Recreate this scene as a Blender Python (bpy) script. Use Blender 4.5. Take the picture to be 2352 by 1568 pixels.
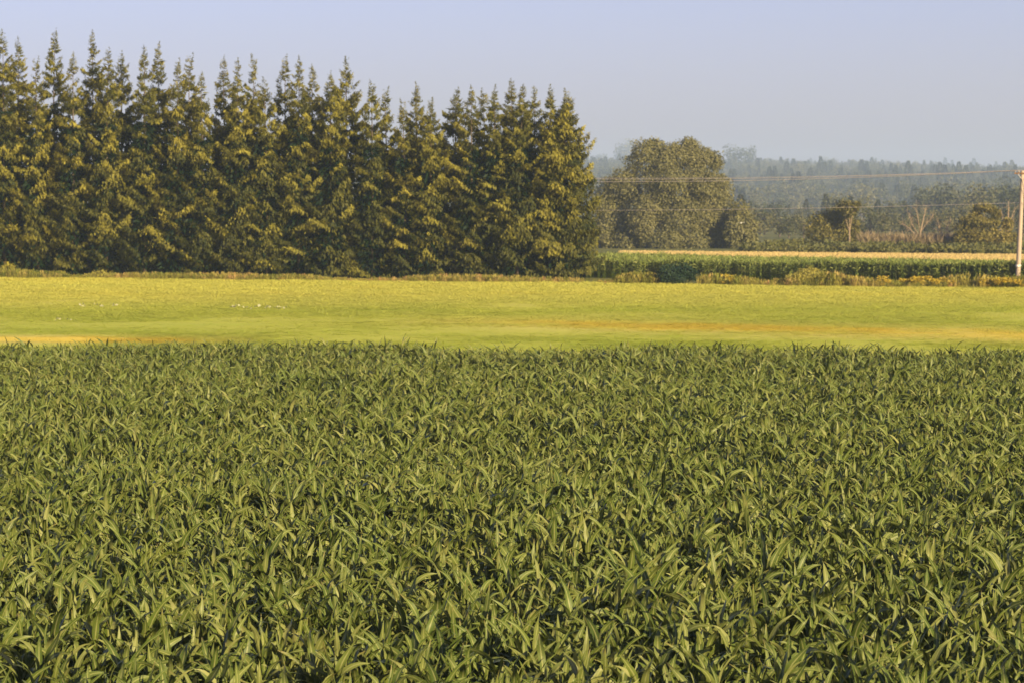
import bpy, math, random
import numpy as np

for o in list(bpy.data.objects):
    bpy.data.objects.remove(o)
SC = bpy.context.scene
COL = SC.collection
rng = np.random.default_rng(11)
random.seed(11)
R = math.radians

# ------------------------------------------------------------------ camera
CAM_H = 7.4
LENS = 100.0
FPX = LENS / 36.0 * 2352.0            # focal length in 2352-wide pixels
HOR = 480.0                           # horizon row (of 1568)
PITCH = math.atan((784 - HOR) / FPX)
cd = bpy.data.cameras.new('camera')
cam = bpy.data.objects.new('camera', cd)
COL.objects.link(cam)
cam.location = (0, 0, CAM_H)
cam.rotation_euler = (math.pi / 2 - PITCH, 0, 0)
cd.lens = LENS
cd.sensor_width = 36
cd.clip_start = 0.5
cd.clip_end = 20000
cd.dof.use_dof = True
cd.dof.focus_distance = 50
cd.dof.aperture_fstop = 3.6
SC.camera = cam

# ------------------------------------------------------------------ sky, sun, exposure
SUN_AZ = R(140)      # clockwise from the viewing direction (+Y)
SUN_EL = R(20)
w = bpy.data.worlds.new('World')
SC.world = w
w.use_nodes = True
nt = w.node_tree
bg = nt.nodes['Background']
st = nt.nodes.new('ShaderNodeTexSky')
st.sky_type = 'NISHITA'
st.sun_disc = False
st.sun_elevation = SUN_EL
st.sun_rotation = SUN_AZ
st.air_density = 1.0
st.dust_density = 1.2
st.ozone_density = 1.6
tint = nt.nodes.new('ShaderNodeMix')
tint.data_type = 'RGBA'
tint.blend_type = 'MULTIPLY'
tint.inputs[0].default_value = 1.0
tint.inputs[7].default_value = (1.0, 0.885, 1.36, 1)
nt.links.new(st.outputs[0], tint.inputs[6])
nt.links.new(tint.outputs[2], bg.inputs[0])
bg.inputs[1].default_value = 0.0535

sd = bpy.data.lights.new('sun', 'SUN')
sun = bpy.data.objects.new('sun', sd)
COL.objects.link(sun)
sd.energy = 5.0
sd.angle = R(0.55)
sd.color = (1.0, 0.82, 0.43)
from mathutils import Vector, Matrix, Euler
sdir = Vector((math.sin(SUN_AZ) * math.cos(SUN_EL), math.cos(SUN_AZ) * math.cos(SUN_EL), math.sin(SUN_EL)))
sun.rotation_euler = sdir.to_track_quat('Z', 'Y').to_euler()
sun.location = (60, -40, 60)

SC.view_settings.view_transform = 'Standard'
SC.view_settings.look = 'None'
SC.view_settings.gamma = 1
SC.view_settings.use_curve_mapping = False
SC.view_settings.exposure = 1.2
SC.render.engine = 'CYCLES'
try:
    cy = SC.cycles
    cy.use_denoising = True
    cy.max_bounces = 5
    cy.diffuse_bounces = 2
    cy.glossy_bounces = 1
    cy.transmission_bounces = 2
    cy.volume_bounces = 1
    cy.transparent_max_bounces = 4
    cy.caustics_reflective = False
    cy.caustics_refractive = False
    cy.sample_clamp_indirect = 4
except Exception:
    pass

# ------------------------------------------------------------------ pixel -> world helpers (2352 x 1568 pixels)
CP, SP = math.cos(PITCH), math.sin(PITCH)


def ray(px, py):
    x = (px - 1176) / FPX
    y = (784 - py) / FPX
    return np.array([x, CP + y * SP, -SP + y * CP])


def at_y(px, py, Y):
    d = ray(px, py)
    t = Y / d[1]
    return np.array([d[0] * t, Y, CAM_H + d[2] * t])


def on_z(px, py, z=0.0):
    d = ray(px, py)
    t = (z - CAM_H) / d[2]
    return np.array([d[0] * t, d[1] * t, z])


# ------------------------------------------------------------------ object helpers
def tag(o, label=None, cat=None, group=None, kind=None):
    if label:
        o['label'] = label
    if cat:
        o['category'] = cat
    if group:
        o['group'] = group
    if kind:
        o['kind'] = kind
    return o


def mk_mesh(name, V, faces, mats=(), smooth=False, fmat=None, attrs=None):
    """V: (n,3); faces: list of int arrays (m,k) of any k; attrs: {name: (type, per-vertex array)}"""
    me = bpy.data.meshes.new(name)
    V = np.asarray(V, dtype=np.float32)
    if not isinstance(faces, (list, tuple)):
        faces = [faces]
    faces = [np.asarray(f, dtype=np.int32) for f in faces if len(f)]
    me.vertices.add(len(V))
    me.vertices.foreach_set('co', V.ravel())
    if faces:
        loops = np.concatenate([f.ravel() for f in faces])
        tot = np.concatenate([np.full(len(f), f.shape[1], dtype=np.int32) for f in faces])
        start = np.concatenate([[0], np.cumsum(tot)[:-1]]).astype(np.int32)
        me.loops.add(len(loops))
        me.loops.foreach_set('vertex_index', loops)
        me.polygons.add(len(tot))
        me.polygons.foreach_set('loop_start', start)
        me.polygons.foreach_set('loop_total', tot)
        if fmat is not None:
            me.polygons.foreach_set('material_index', np.asarray(fmat, dtype=np.int32))
        me.polygons.foreach_set('use_smooth', np.full(len(tot), bool(smooth)))
    for m in mats:
        me.materials.append(m)
    for k, (ty, arr) in (attrs or {}).items():
        a = me.attributes.new(k, ty, 'POINT')
        arr = np.asarray(arr)
        if ty == 'FLOAT':
            a.data.foreach_set('value', arr.astype(np.float32).ravel())
        elif ty == 'INT':
            a.data.foreach_set('value', arr.astype(np.int32).ravel())
        elif ty == 'FLOAT_VECTOR':
            a.data.foreach_set('vector', arr.astype(np.float32).ravel())
    me.update()
    me.validate()
    return me


def link(name, me, parent=None, loc=(0, 0, 0)):
    o = bpy.data.objects.new(name, me)
    COL.objects.link(o)
    o.location = loc
    if parent is not None:
        o.parent = parent
    return o


def empty(name, loc, rz=0.0):
    o = bpy.data.objects.new(name, None)
    o.empty_display_size = 0.3
    COL.objects.link(o)
    o.location = loc
    o.rotation_euler = (0, 0, rz)
    return o


def tube(path, radii, n=6, cap=True):
    """returns V, quads(list) for a tube along path"""
    path = np.asarray(path, float)
    m = len(path)
    T = np.gradient(path, axis=0)
    T /= np.linalg.norm(T, axis=1)[:, None] + 1e-9
    V = []
    for i in range(m):
        t = T[i]
        up = np.array([0, 0, 1.0]) if abs(t[2]) < 0.9 else np.array([1.0, 0, 0])
        a = np.cross(t, up)
        a /= np.linalg.norm(a)
        b = np.cross(t, a)
        for k in range(n):
            an = 2 * math.pi * k / n
            V.append(path[i] + radii[i] * (math.cos(an) * a + math.sin(an) * b))
    Q = []
    for i in range(m - 1):
        for k in range(n):
            Q.append((i * n + k, i * n + (k + 1) % n, (i + 1) * n + (k + 1) % n, (i + 1) * n + k))
    V = np.array(V)
    tris = []
    if cap:
        V = np.vstack([V, path[:1], path[-1:]])
        c0, c1 = m * n, m * n + 1
        for k in range(n):
            tris.append((c0, (k + 1) % n, k))
            tris.append((c1, (m - 1) * n + k, (m - 1) * n + (k + 1) % n))
    return V, np.array(Q, dtype=np.int32), np.array(tris, dtype=np.int32).reshape(-1, 3)


def join(parts):
    """parts: list of (V, [facearrays])"""
    Vs, fs, off = [], {}, 0
    for V, F in parts:
        V = np.asarray(V, float).reshape(-1, 3)
        Vs.append(V)
        for f in F:
            f = np.asarray(f, dtype=np.int32)
            if len(f) == 0:
                continue
            fs.setdefault(f.shape[1], []).append(f + off)
        off += len(V)
    return np.vstack(Vs), [np.concatenate(v) for v in fs.values()]


def box(c, s, rot=None):
    x, y, z = s[0] / 2, s[1] / 2, s[2] / 2
    V = np.array([(-x, -y, -z), (x, -y, -z), (x, y, -z), (-x, y, -z), (-x, -y, z), (x, -y, z), (x, y, z), (-x, y, z)])
    if rot is not None:
        V = V @ np.array(rot).T
    F = np.array([(0, 3, 2, 1), (4, 5, 6, 7), (0, 1, 5, 4), (1, 2, 6, 5), (2, 3, 7, 6), (3, 0, 4, 7)])
    return V + np.asarray(c), [F]


def smooth_noise(x, y, s, seed=0):
    """cheap value noise, vectorised, ~[-1,1]"""
    x = np.asarray(x, float) / s + 1000
    y = np.asarray(y, float) / s + 1000
    xi, yi = np.floor(x).astype(np.int64), np.floor(y).astype(np.int64)
    xf, yf = x - xi, y - yi
    u, v = xf * xf * (3 - 2 * xf), yf * yf * (3 - 2 * yf)

    def h(a, b):
        n = (a * 374761393 + b * 668265263 + seed * 982451653) & 0x7fffffff
        n = ((n ^ (n >> 13)) * 1274126177) & 0x7fffffff
        return ((n ^ (n >> 16)) & 0xffff) / 32767.5 - 1
    return (h(xi, yi) * (1 - u) + h(xi + 1, yi) * u) * (1 - v) + (h(xi, yi + 1) * (1 - u) + h(xi + 1, yi + 1) * u) * v


# ------------------------------------------------------------------ materials
ALB = 0.80     # overall albedo of the vegetation


class NT:
    def __init__(self, name):
        self.m = bpy.data.materials.new(name)
        self.m.use_nodes = True
        self.t = self.m.node_tree
        self.t.nodes.clear()
        self.out = self.t.nodes.new('ShaderNodeOutputMaterial')

    def n(self, typ, **kw):
        nd = self.t.nodes.new(typ)
        for k, v in kw.items():
            setattr(nd, k, v)
        return nd

    def l(self, a, b):
        self.t.links.new(a, b)

    def attr(self, name, inst=False):
        a = self.n('ShaderNodeAttribute')
        a.attribute_name = name
        a.attribute_type = 'INSTANCER' if inst else 'GEOMETRY'
        return a.outputs['Fac']

    def rand(self):
        return self.n('ShaderNodeObjectInfo').outputs['Random']

    def mix(self, f, a, b, mode='MIX'):
        m = self.n('ShaderNodeMix', data_type='RGBA', blend_type=mode)
        for s, v in ((m.inputs[0], f), (m.inputs[6], a), (m.inputs[7], b)):
            if isinstance(v, (int, float)):
                s.default_value = v
            elif isinstance(v, tuple):
                s.default_value = (*v, 1) if len(v) == 3 else v
            else:
                self.l(v, s)
        return m.outputs[2]

    def math(self, op, a, b=0.0, c=0.0):
        m = self.n('ShaderNodeMath', operation=op)
        for s, v in zip(m.inputs, (a, b, c)):
            if isinstance(v, (int, float)):
                s.default_value = v
            else:
                self.l(v, s)
        return m.outputs[0]

    def noise(self, scale, detail=3, coord='object', rough=0.6):
        tc = self.n('ShaderNodeNewGeometry') if coord == 'world' else self.n('ShaderNodeTexCoord')
        nz = self.n('ShaderNodeTexNoise')
        nz.inputs['Scale'].default_value = scale
        nz.inputs['Detail'].default_value = detail
        nz.inputs['Roughness'].default_value = rough
        self.l(tc.outputs['Position' if coord == 'world' else 'Object'], nz.inputs['Vector'])
        return nz.outputs['Fac']

    def ramp(self, f, stops):
        r = self.n('ShaderNodeValToRGB')
        e = r.color_ramp.elements
        while len(e) > 1:
            e.remove(e[-1])
        e[0].position = stops[0][0]
        e[0].color = (*stops[0][1], 1)
        for p, c in stops[1:]:
            k = e.new(p)
            k.color = (*c, 1)
        self.l(f, r.inputs[0])
        return r.outputs[0]

    def leafy(self, col, rough=0.5, spec=0.3, trans=0.3, tcol=None, bump=None):
        col = self.mix(1.0, col, (ALB, ALB, ALB), 'MULTIPLY')
        if tcol is not None:
            tcol = self.mix(1.0, tcol, (ALB, ALB, ALB), 'MULTIPLY')
        p = self.n('ShaderNodeBsdfPrincipled')
        p.inputs['Roughness'].default_value = rough
        p.inputs['Specular IOR Level'].default_value = spec
        self.l(col, p.inputs['Base Color'])
        if bump is not None:
            self.l(bump, p.inputs['Normal'])
        t = self.n('ShaderNodeBsdfTranslucent')
        tc = tcol if tcol is not None else col
        self.l(tc, t.inputs['Color'])
        mx = self.n('ShaderNodeMixShader')
        mx.inputs[0].default_value = trans
        self.l(p.outputs[0], mx.inputs[1])
        self.l(t.outputs[0], mx.inputs[2])
        self.l(mx.outputs[0], self.out.inputs['Surface'])
        return self.m

    def solid(self, col, rough=0.8, spec=0.2, bump=None, metal=0.0):
        p = self.n('ShaderNodeBsdfPrincipled')
        p.inputs['Roughness'].default_value = rough
        p.inputs['Specular IOR Level'].default_value = spec
        p.inputs['Metallic'].default_value = metal
        if isinstance(col, tuple):
            p.inputs['Base Color'].default_value = (*col, 1)
        else:
            self.l(col, p.inputs['Base Color'])
        if bump is not None:
            self.l(bump, p.inputs['Normal'])
        self.l(p.outputs[0], self.out.inputs['Surface'])
        return self.m


def mat_corn_leaf(name='corn_leaf', gain=1.0):
    t = NT(name)
    rnd = t.rand()
    nz = t.noise(0.55, 2, 'world')
    base = t.mix(rnd, (0.032, 0.062, 0.008), (0.112, 0.142, 0.021))
    base = t.mix(t.attr('ltint'), base, (0.30, 0.295, 0.105))  # pale blades: leaf highlights painted into the colour
    base = t.mix(t.ramp(nz, [(0.35, (0, 0, 0)), (0.7, (1, 1, 1))]), base, (0.058, 0.098, 0.017))
    # fine veins along the blade and a pale midrib
    mid = t.attr('mid')
    fine = t.noise(9.0, 3)
    base = t.mix(t.math('MULTIPLY', fine, 0.35), base, (0.19, 0.20, 0.06))
    rib = t.ramp(mid, [(0.0, (1, 1, 1)), (0.16, (0.25, 0.25, 0.25)), (0.3, (0, 0, 0))])
    base = t.mix(rib, base, (0.30, 0.30, 0.11))
    dry = t.ramp(t.attr('dry'), [(0.0, (0, 0, 0)), (1.0, (1, 1, 1))])
    base = t.mix(dry, base, (0.26, 0.19, 0.075))
    if gain != 1.0:
        base = t.mix(1.0, base, (gain, gain, gain * .95), 'MULTIPLY')
    tc = t.mix(0.35, base, (0.23, 0.26, 0.03))
    return t.leafy(base, rough=0.44, spec=0.14, trans=0.14, tcol=tc)


def mat_simple_leaf(name, a, b, c=None, trans=0.25, rough=0.6, spec=0.2, tcol=None, var=(0.8, 0.84, 0.85)):
    t = NT(name)
    tint = t.attr('tint')
    col = t.mix(tint, a, b)
    rnd = t.rand()
    dark = t.mix(1.0, col, var, 'MULTIPLY')
    col = t.mix(rnd, dark, col)
    if c is not None:
        nz = t.noise(0.45, 2, 'world')
        col = t.mix(t.ramp(nz, [(0.42, (0, 0, 0)), (0.68, (1, 1, 1))]), col, c)
    tc = col if tcol is None else t.mix(0.6, col, tcol)
    return t.leafy(col, rough, spec, trans, tcol=tc)


def mat_bark(name, a, b, scale=6):
    t = NT(name)
    nz = t.noise(scale, 4)
    bp = t.n('ShaderNodeBump')
    bp.inputs['Strength'].default_value = 0.5
    bp.inputs['Distance'].default_value = 0.03
    t.l(nz, bp.inputs['Height'])
    return t.solid(t.mix(nz, a, b), 0.9, 0.1, bump=bp.outputs[0])


def mat_ground(name, cols, scale=0.35, bump=0.3):
    t = NT(name)
    nz = t.noise(scale, 5, 'world', 0.65)
    n2 = t.noise(scale * 14, 3, 'world', 0.7)
    c = t.ramp(nz, [(0.3 + 0.4 * i / max(1, len(cols) - 1), k) for i, k in enumerate(cols)])
    c = t.mix(t.math('MULTIPLY', n2, 0.5), c, t.mix(1.0, c, (0.55, 0.6, 0.5), 'MULTIPLY'))
    bp = t.n('ShaderNodeBump')
    bp.inputs['Strength'].default_value = bump
    bp.inputs['Distance'].default_value = 0.1
    t.l(n2, bp.inputs['Height'])
    return t.solid(c, 0.95, 0.05, bump=bp.outputs[0])


M = {}
M['corn'] = mat_corn_leaf()
M['corn_sunlit'] = mat_corn_leaf('paler_corn_leaf', 1.6)  # same corn leaf, colour brightened to read as sunlit
M['stalk'] = mat_bark('corn_stalk', (0.09, 0.12, 0.03), (0.14, 0.16, 0.05), 12)
M['soil'] = mat_ground('soil', [(0.05, 0.045, 0.025), (0.075, 0.065, 0.035)], 0.5)
M['ground'] = mat_ground('rough_pasture', [(0.10, 0.12, 0.035), (0.15, 0.14, 0.05), (0.11, 0.13, 0.04)], 0.05)
M['conifer'] = mat_simple_leaf('conifer_spray', (0.010, 0.026, 0.010), (0.42, 0.36, 0.052), trans=0.22, rough=0.6, spec=0.15)  # tint blends a shaded spray colour into a sunlit one
M['conifer_bark'] = mat_bark('conifer_bark', (0.075, 0.055, 0.04), (0.13, 0.10, 0.075))
M['broad'] = mat_simple_leaf('willow_leaf', (0.19, 0.175, 0.065), (0.29, 0.25, 0.10), trans=0.22)
M['bush'] = mat_simple_leaf('bush_leaf', (0.10, 0.10, 0.025), (0.30, 0.235, 0.055), trans=0.22)
M['darkbush'] = mat_simple_leaf('dark_shrub_leaf', (0.016, 0.040, 0.022), (0.036, 0.066, 0.034), trans=0.1)  # deep leaf colour with the shrub's shade put into it
M['bramble'] = mat_simple_leaf('bramble_leaf', (0.10, 0.12, 0.032), (0.20, 0.175, 0.055), trans=0.2)
M['yellowbush'] = mat_simple_leaf('yellow_shrub_leaf', (0.32, 0.29, 0.055), (0.55, 0.46, 0.10), trans=0.25)
M['barewood'] = mat_bark('bare_wood', (0.20, 0.15, 0.105), (0.30, 0.22, 0.15), 4)
M['drybrush'] = mat_simple_leaf('dry_brush', (0.25, 0.19, 0.115), (0.38, 0.28, 0.16), trans=0.2)
M['far_leaf'] = mat_simple_leaf('far_tree_leaf', (0.09, 0.10, 0.04), (0.22, 0.19, 0.085), trans=0.15, var=(0.35, 0.45, 0.5))
M['far_conifer'] = mat_simple_leaf('far_conifer_leaf', (0.03, 0.042, 0.02), (0.07, 0.072, 0.032), trans=0.1, var=(0.5, 0.6, 0.6))
M['far_bark'] = mat_bark('far_bark', (0.09, 0.07, 0.055), (0.13, 0.10, 0.08))
M['hill'] = mat_ground('hill_ground', [(0.05, 0.06, 0.025), (0.09, 0.09, 0.04)], 0.01)
M['pole'] = mat_bark('weathered_pole', (0.30, 0.235, 0.185), (0.42, 0.33, 0.255), 3)
M['crossarm'] = mat_bark('crossarm_wood', (0.13, 0.07, 0.04), (0.20, 0.12, 0.07), 3)
M['band'] = NT('pole_band').solid((0.62, 0.55, 0.47), 0.5, 0.4)
M['insul'] = NT('insulator').solid((0.35, 0.30, 0.26), 0.3, 0.5)
M['wire'] = NT('wire').solid((0.75, 0.62, 0.50), 0.5, 0.4)
M['white'] = NT('white_feather').solid((0.82, 0.80, 0.76), 0.7, 0.2)
M['housewall'] = NT('white_siding').solid((0.82, 0.80, 0.77), 0.7, 0.2)
M['roof'] = NT('grey_roof').solid((0.25, 0.24, 0.24), 0.8, 0.2)
M['glass'] = NT('window_glass').solid((0.05, 0.06, 0.07), 0.2, 0.5)


def mat_meadow_blade():
    t = NT('meadow_grass')
    tone = t.attr('tone', True)
    c = t.ramp(tone, [(0.0, (0.38, 0.42, 0.06)), (0.25, (0.47, 0.47, 0.075)), (0.5, (0.55, 0.50, 0.115)),
                      (0.62, (0.59, 0.53, 0.12)), (0.9, (0.68, 0.50, 0.085))])
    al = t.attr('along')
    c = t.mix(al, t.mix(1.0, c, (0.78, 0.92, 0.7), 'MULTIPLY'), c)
    c = t.mix(t.math('MULTIPLY', t.rand(), 0.3), c, t.mix(1.0, c, (0.7, 0.78, 0.6), 'MULTIPLY'))
    c = t.mix(1.0, c, (1.38, 1.42, 1.25), 'MULTIPLY')
    return t.leafy(c, 0.65, 0.1, 0.42)


def mat_meadow_ground():
    t = NT('meadow_ground')
    tone = t.attr('tone')
    n1 = t.noise(0.9, 4, 'world')
    tone = t.math('MULTIPLY', tone, 1.0)
    c = t.ramp(tone, [(0.0, (0.36, 0.40, 0.06)), (0.25, (0.44, 0.44, 0.07)), (0.5, (0.52, 0.47, 0.105)),
                      (0.62, (0.52, 0.43, 0.10)), (0.9, (0.72, 0.54, 0.085))])
    c = t.mix(n1, t.mix(1.0, c, (0.85, 0.88, 0.85), 'MULTIPLY'), c)
    bp = t.n('ShaderNodeBump')
    bp.inputs['Strength'].default_value = 0.6
    bp.inputs['Distance'].default_value = 0.15
    t.l(n1, bp.inputs['Height'])
    return t.solid(c, 0.95, 0.05, bump=bp.outputs[0])


def mat_weed():
    t = NT('weed')
    tone = t.attr('tone', True)
    c = t.ramp(tone, [(0.0, (0.15, 0.17, 0.03)), (0.35, (0.32, 0.28, 0.055)), (0.6, (0.46, 0.34, 0.11)), (0.8, (0.46, 0.25, 0.11)), (1.0, (0.38, 0.17, 0.08))])
    c = t.mix(t.math('MULTIPLY', t.rand(), 0.4), c, t.mix(1.0, c, (0.6, 0.7, 0.6), 'MULTIPLY'))
    return t.leafy(c, 0.7, 0.1, 0.3)


def mat_wheat():
    t = NT('wheat')
    c = t.mix(t.rand(), (0.58, 0.43, 0.17), (0.72, 0.55, 0.24))
    return t.leafy(c, 0.7, 0.1, 0.25)


M['meadow'] = mat_meadow_blade()
M['meadow_ground'] = mat_meadow_ground()
M['weed'] = mat_weed()
M['wheat'] = mat_wheat()
M['wheat_ground'] = mat_ground('stubble', [(0.42, 0.30, 0.13), (0.55, 0.39, 0.18)], 0.4)
M['flower'] = mat_simple_leaf('ragwort_flower', (0.50, 0.34, 0.03), (0.58, 0.42, 0.05), trans=0.2)
M['whiteflower'] = mat_simple_leaf('white_flower', (0.46, 0.44, 0.28), (0.56, 0.52, 0.36), trans=0.2)


# ------------------------------------------------------------------ stuff scatterer: one object that carries its own variants
def scatter(name, variants, pts, rot, scl, pick, tone, mats, label=None, cat=None):
    """variants: list of dict(V, F(list), fm(list of material index per face array), attrs{name: array})"""
    keys = sorted({k for v in variants for k in v.get('attrs', {})})
    Vs, vid, A = [], [], {k: [] for k in keys}
    fs, fms, off = [], [], 0
    for i, v in enumerate(variants):
        n = len(v['V'])
        Vs.append(v['V'])
        vid.append(np.full(n, i))
        for k in keys:
            A[k].append(np.asarray(v['attrs'].get(k, np.zeros(n))))
        for f, fm in zip(v['F'], v.get('fm', [0] * len(v['F']))):
            f = np.asarray(f)
            if len(f):
                fs.append(f + off)
                fms.append(np.full(len(f), fm))
        off += n
    N = len(pts)
    Vs.append(pts)
    vid.append(np.full(N, -1))
    for k in keys:
        A[k].append(np.zeros(N))
    z = lambda a, d: np.concatenate([np.zeros((off,) + (() if d == 1 else (d,))), np.asarray(a)])
    scl = np.asarray(scl, float)
    if scl.ndim == 1:
        scl = np.repeat(scl[:, None], 3, 1)
    attrs = {k: ('FLOAT', np.concatenate(A[k])) for k in keys}
    attrs['vid'] = ('INT', np.concatenate(vid))
    attrs['rot'] = ('FLOAT_VECTOR', z(rot, 3))
    attrs['scl'] = ('FLOAT_VECTOR', z(scl, 3))
    attrs['pick'] = ('INT', z(pick, 1))
    attrs['tone'] = ('FLOAT', z(tone, 1))
    me = mk_mesh(name, np.vstack(Vs), fs, mats, True, np.concatenate(fms), attrs)
    o = link(name, me)
    tag(o, label, cat, kind='stuff')
    g = bpy.data.node_groups.new(name + '_scatter', 'GeometryNodeTree')
    g.interface.new_socket('Geometry', in_out='INPUT', socket_type='NodeSocketGeometry')
    g.interface.new_socket('Geometry', in_out='OUTPUT', socket_type='NodeSocketGeometry')
    gi = g.nodes.new('NodeGroupInput')
    go = g.nodes.new('NodeGroupOutput')

    def named(nm, ty):
        a = g.nodes.new('GeometryNodeInputNamedAttribute')
        a.data_type = ty
        a.inputs['Name'].default_value = nm
        return a.outputs['Attribute']

    def eq(sock, val):
        c = g.nodes.new('FunctionNodeCompare')
        c.data_type = 'INT'
        c.operation = 'EQUAL'
        g.links.new(sock, c.inputs[2])
        c.inputs[3].default_value = val
        return c.outputs[0]

    def sep(geo, sel):
        s = g.nodes.new('GeometryNodeSeparateGeometry')
        s.domain = 'POINT'
        g.links.new(geo, s.inputs[0])
        g.links.new(sel, s.inputs[1])
        return s.outputs[0]
    vids, pk = named('vid', 'INT'), named('pick', 'INT')
    rt, sc_ = named('rot', 'FLOAT_VECTOR'), named('scl', 'FLOAT_VECTOR')
    P = sep(gi.outputs[0], eq(vids, -1))
    jn = g.nodes.new('GeometryNodeJoinGeometry')
    for i in range(len(variants)):
        iv = sep(gi.outputs[0], eq(vids, i))
        ip = g.nodes.new('GeometryNodeInstanceOnPoints')
        g.links.new(P, ip.inputs['Points'])
        g.links.new(eq(pk, i), ip.inputs['Selection'])
        g.links.new(iv, ip.inputs['Instance'])
        g.links.new(rt, ip.inputs['Rotation'])
        g.links.new(sc_, ip.inputs['Scale'])
        g.links.new(ip.outputs[0], jn.inputs[0])
    g.links.new(jn.outputs[0], go.inputs[0])
    md = o.modifiers.new('scatter', 'NODES')
    md.node_group = g
    return o


# ------------------------------------------------------------------ field boundaries
# each edge: ground Y as a function of X, from two picture rows (left x=0 and right x=2352)
def edge(py0, py1, z, px0=0, px1=2352):
    a, b = on_z(px0, py0, z), on_z(px1, py1, z)
    k = (b[1] - a[1]) / (b[0] - a[0])
    return lambda x: a[1] + k * (np.asarray(x, float) - a[0])


CANOPY = 2.2
corn_far = edge(787, 797, 2.15)
meadow_far = edge(636, 658, 0.3)
corn2_near = edge(640, 656, 0.0, 1400, 2352)
wheat_near = lambda x: corn2_near(x) + 62
wheat_far = edge(575.5, 583.5, 0.85, 1430, 2352)

# ------------------------------------------------------------------ ground sheets
def hill_z(x, y):
    """flat valley floor, then a wooded rise that reaches about 120 m at 8.5 km"""
    x = np.asarray(x, float)
    y = np.asarray(y, float)
    s = np.clip((y - 2300) / 6200, 0, 1)
    s = 1 - (1 - s) ** 1.8
    crest = np.clip(104 - 0.052 * (x - 682), 48, 108) + 5 * smooth_noise(x, y * 0.3, 700, 5) + 4 * smooth_noise(x, y * 0.3, 260, 7)
    return s * crest + s * 4 * smooth_noise(x, y, 260, 6)


def grid_mesh(name, xs, ys, zf, mat, attrs=None):
    X, Y = np.meshgrid(xs, ys)
    Z = zf(X, Y)
    V = np.stack([X, Y, Z], -1).reshape(-1, 3)
    nx, ny = len(xs), len(ys)
    i = np.arange(nx * ny).reshape(ny, nx)
    F = np.stack([i[:-1, :-1], i[:-1, 1:], i[1:, 1:], i[1:, :-1]], -1).reshape(-1, 4)
    at = {k: ('FLOAT', f(X, Y).ravel()) for k, f in (attrs or {}).items()}
    return mk_mesh(name, V, F, [mat], True, attrs=at)


XL = 2300
ys = np.concatenate([np.linspace(-60, 2200, 24), np.linspace(2300, 9800, 79)])
o = link('ground', grid_mesh('ground', np.linspace(-XL, XL, 47), ys, lambda x, y: hill_z(x, y), M['ground']))
tag(o, kind='structure')
o.data.materials.append(M['hill'])
pm = np.array([1 if p.center.y > 2250 else 0 for p in o.data.polygons], dtype=np.int32)
o.data.polygons.foreach_set('material_index', pm)


def sheet_between(name, x0, x1, f0, f1, z, mat, nx=80, ny=60, attrs=None, kind='structure', zf=None):
    xs = np.linspace(x0, x1, nx)
    t = np.linspace(0, 1, ny)
    X = np.repeat(xs[None], ny, 0)
    Y = f0(xs)[None] * (1 - t[:, None]) + f1(xs)[None] * t[:, None]
    Z = np.full_like(X, z) if zf is None else zf(X, Y)
    V = np.stack([X, Y, Z], -1).reshape(-1, 3)
    i = np.arange(nx * ny).reshape(ny, nx)
    F = np.stack([i[:-1, :-1], i[:-1, 1:], i[1:, 1:], i[1:, :-1]], -1).reshape(-1, 4)
    at = {k: ('FLOAT', f(X, Y).ravel()) for k, f in (attrs or {}).items()}
    o = link(name, mk_mesh(name, V, F, [mat], True, attrs=at))
    tag(o, kind=kind)
    return o


def px_of(x, y, z=0.0):
    """world -> picture pixels (vectorised)"""
    x, y = np.asarray(x, float), np.asarray(y, float)
    dz = z - CAM_H
    d = y * CP - dz * SP
    u = x / d * FPX + 1176
    v = 784 - (y * SP + dz * CP) / d * FPX
    return u, v


def band(v, a, b, s):
    return 1 / (1 + np.exp(-(v - a) / s)) * 1 / (1 + np.exp((v - b) / s))


# dry, ripe and fresh parts of the meadow; laid out on the ground in metres
def meadow_tone(x, y):
    x = np.asarray(x, float)
    y = np.asarray(y, float)
    n = smooth_noise(x, y, 22, 1) * 0.5 + smooth_noise(x, y, 7, 2) * 0.35 + smooth_noise(x, y, 2.2, 3) * 0.3
    far = np.clip((y - 172) / 70, 0, 1)                       # riper towards the trees
    tone = 0.26 + 0.36 * far + 0.12 * n
    fresh = np.exp(-((y - (205 + 0.1 * x)) / 10.0) ** 2)      # a greener strip
    tone -= 0.13 * fresh * (0.7 + 0.6 * n)
    k = np.clip((x + 9) / 16, 0, 1)
    dry = np.exp(-((y - (183 - 0.57 * x)) / 9.5) ** 2) * k     # dry strip on the right half
    dry2 = np.exp(-((y - 159.0) / 5.0) ** 2) * np.clip((-13 - x) / 6, 0, 1)
    tone += (0.74 * dry + 0.66 * dry2) * np.clip(0.85 + 0.35 * n, 0, 1.2)
    tone -= .16 * np.clip(smooth_noise(x * .35, y, 3.2, 9) - .25, 0, 1) * np.clip((232 - y) / 25, 0, 1)
    return np.clip(tone, 0, 1)


sheet_between('field_soil', -45, 45, lambda x: 0 * x + 12, lambda x: corn_far(x) + 0.8, 0.006, M['soil'], 20, 20)
sheet_between('meadow', -95, 95, lambda x: corn_far(x) + 0.8, lambda x: meadow_far(x) + 6, 0.006, M['meadow_ground'], 220, 240,
              {'tone': meadow_tone}, zf=lambda x, y: 0.02 + 0.06 * (1 + smooth_noise(x, y, 9, 8)))
sheet_between('wheat_field', 17, 160, wheat_near, wheat_far, 0.02, M['wheat_ground'], 30, 20)

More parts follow.
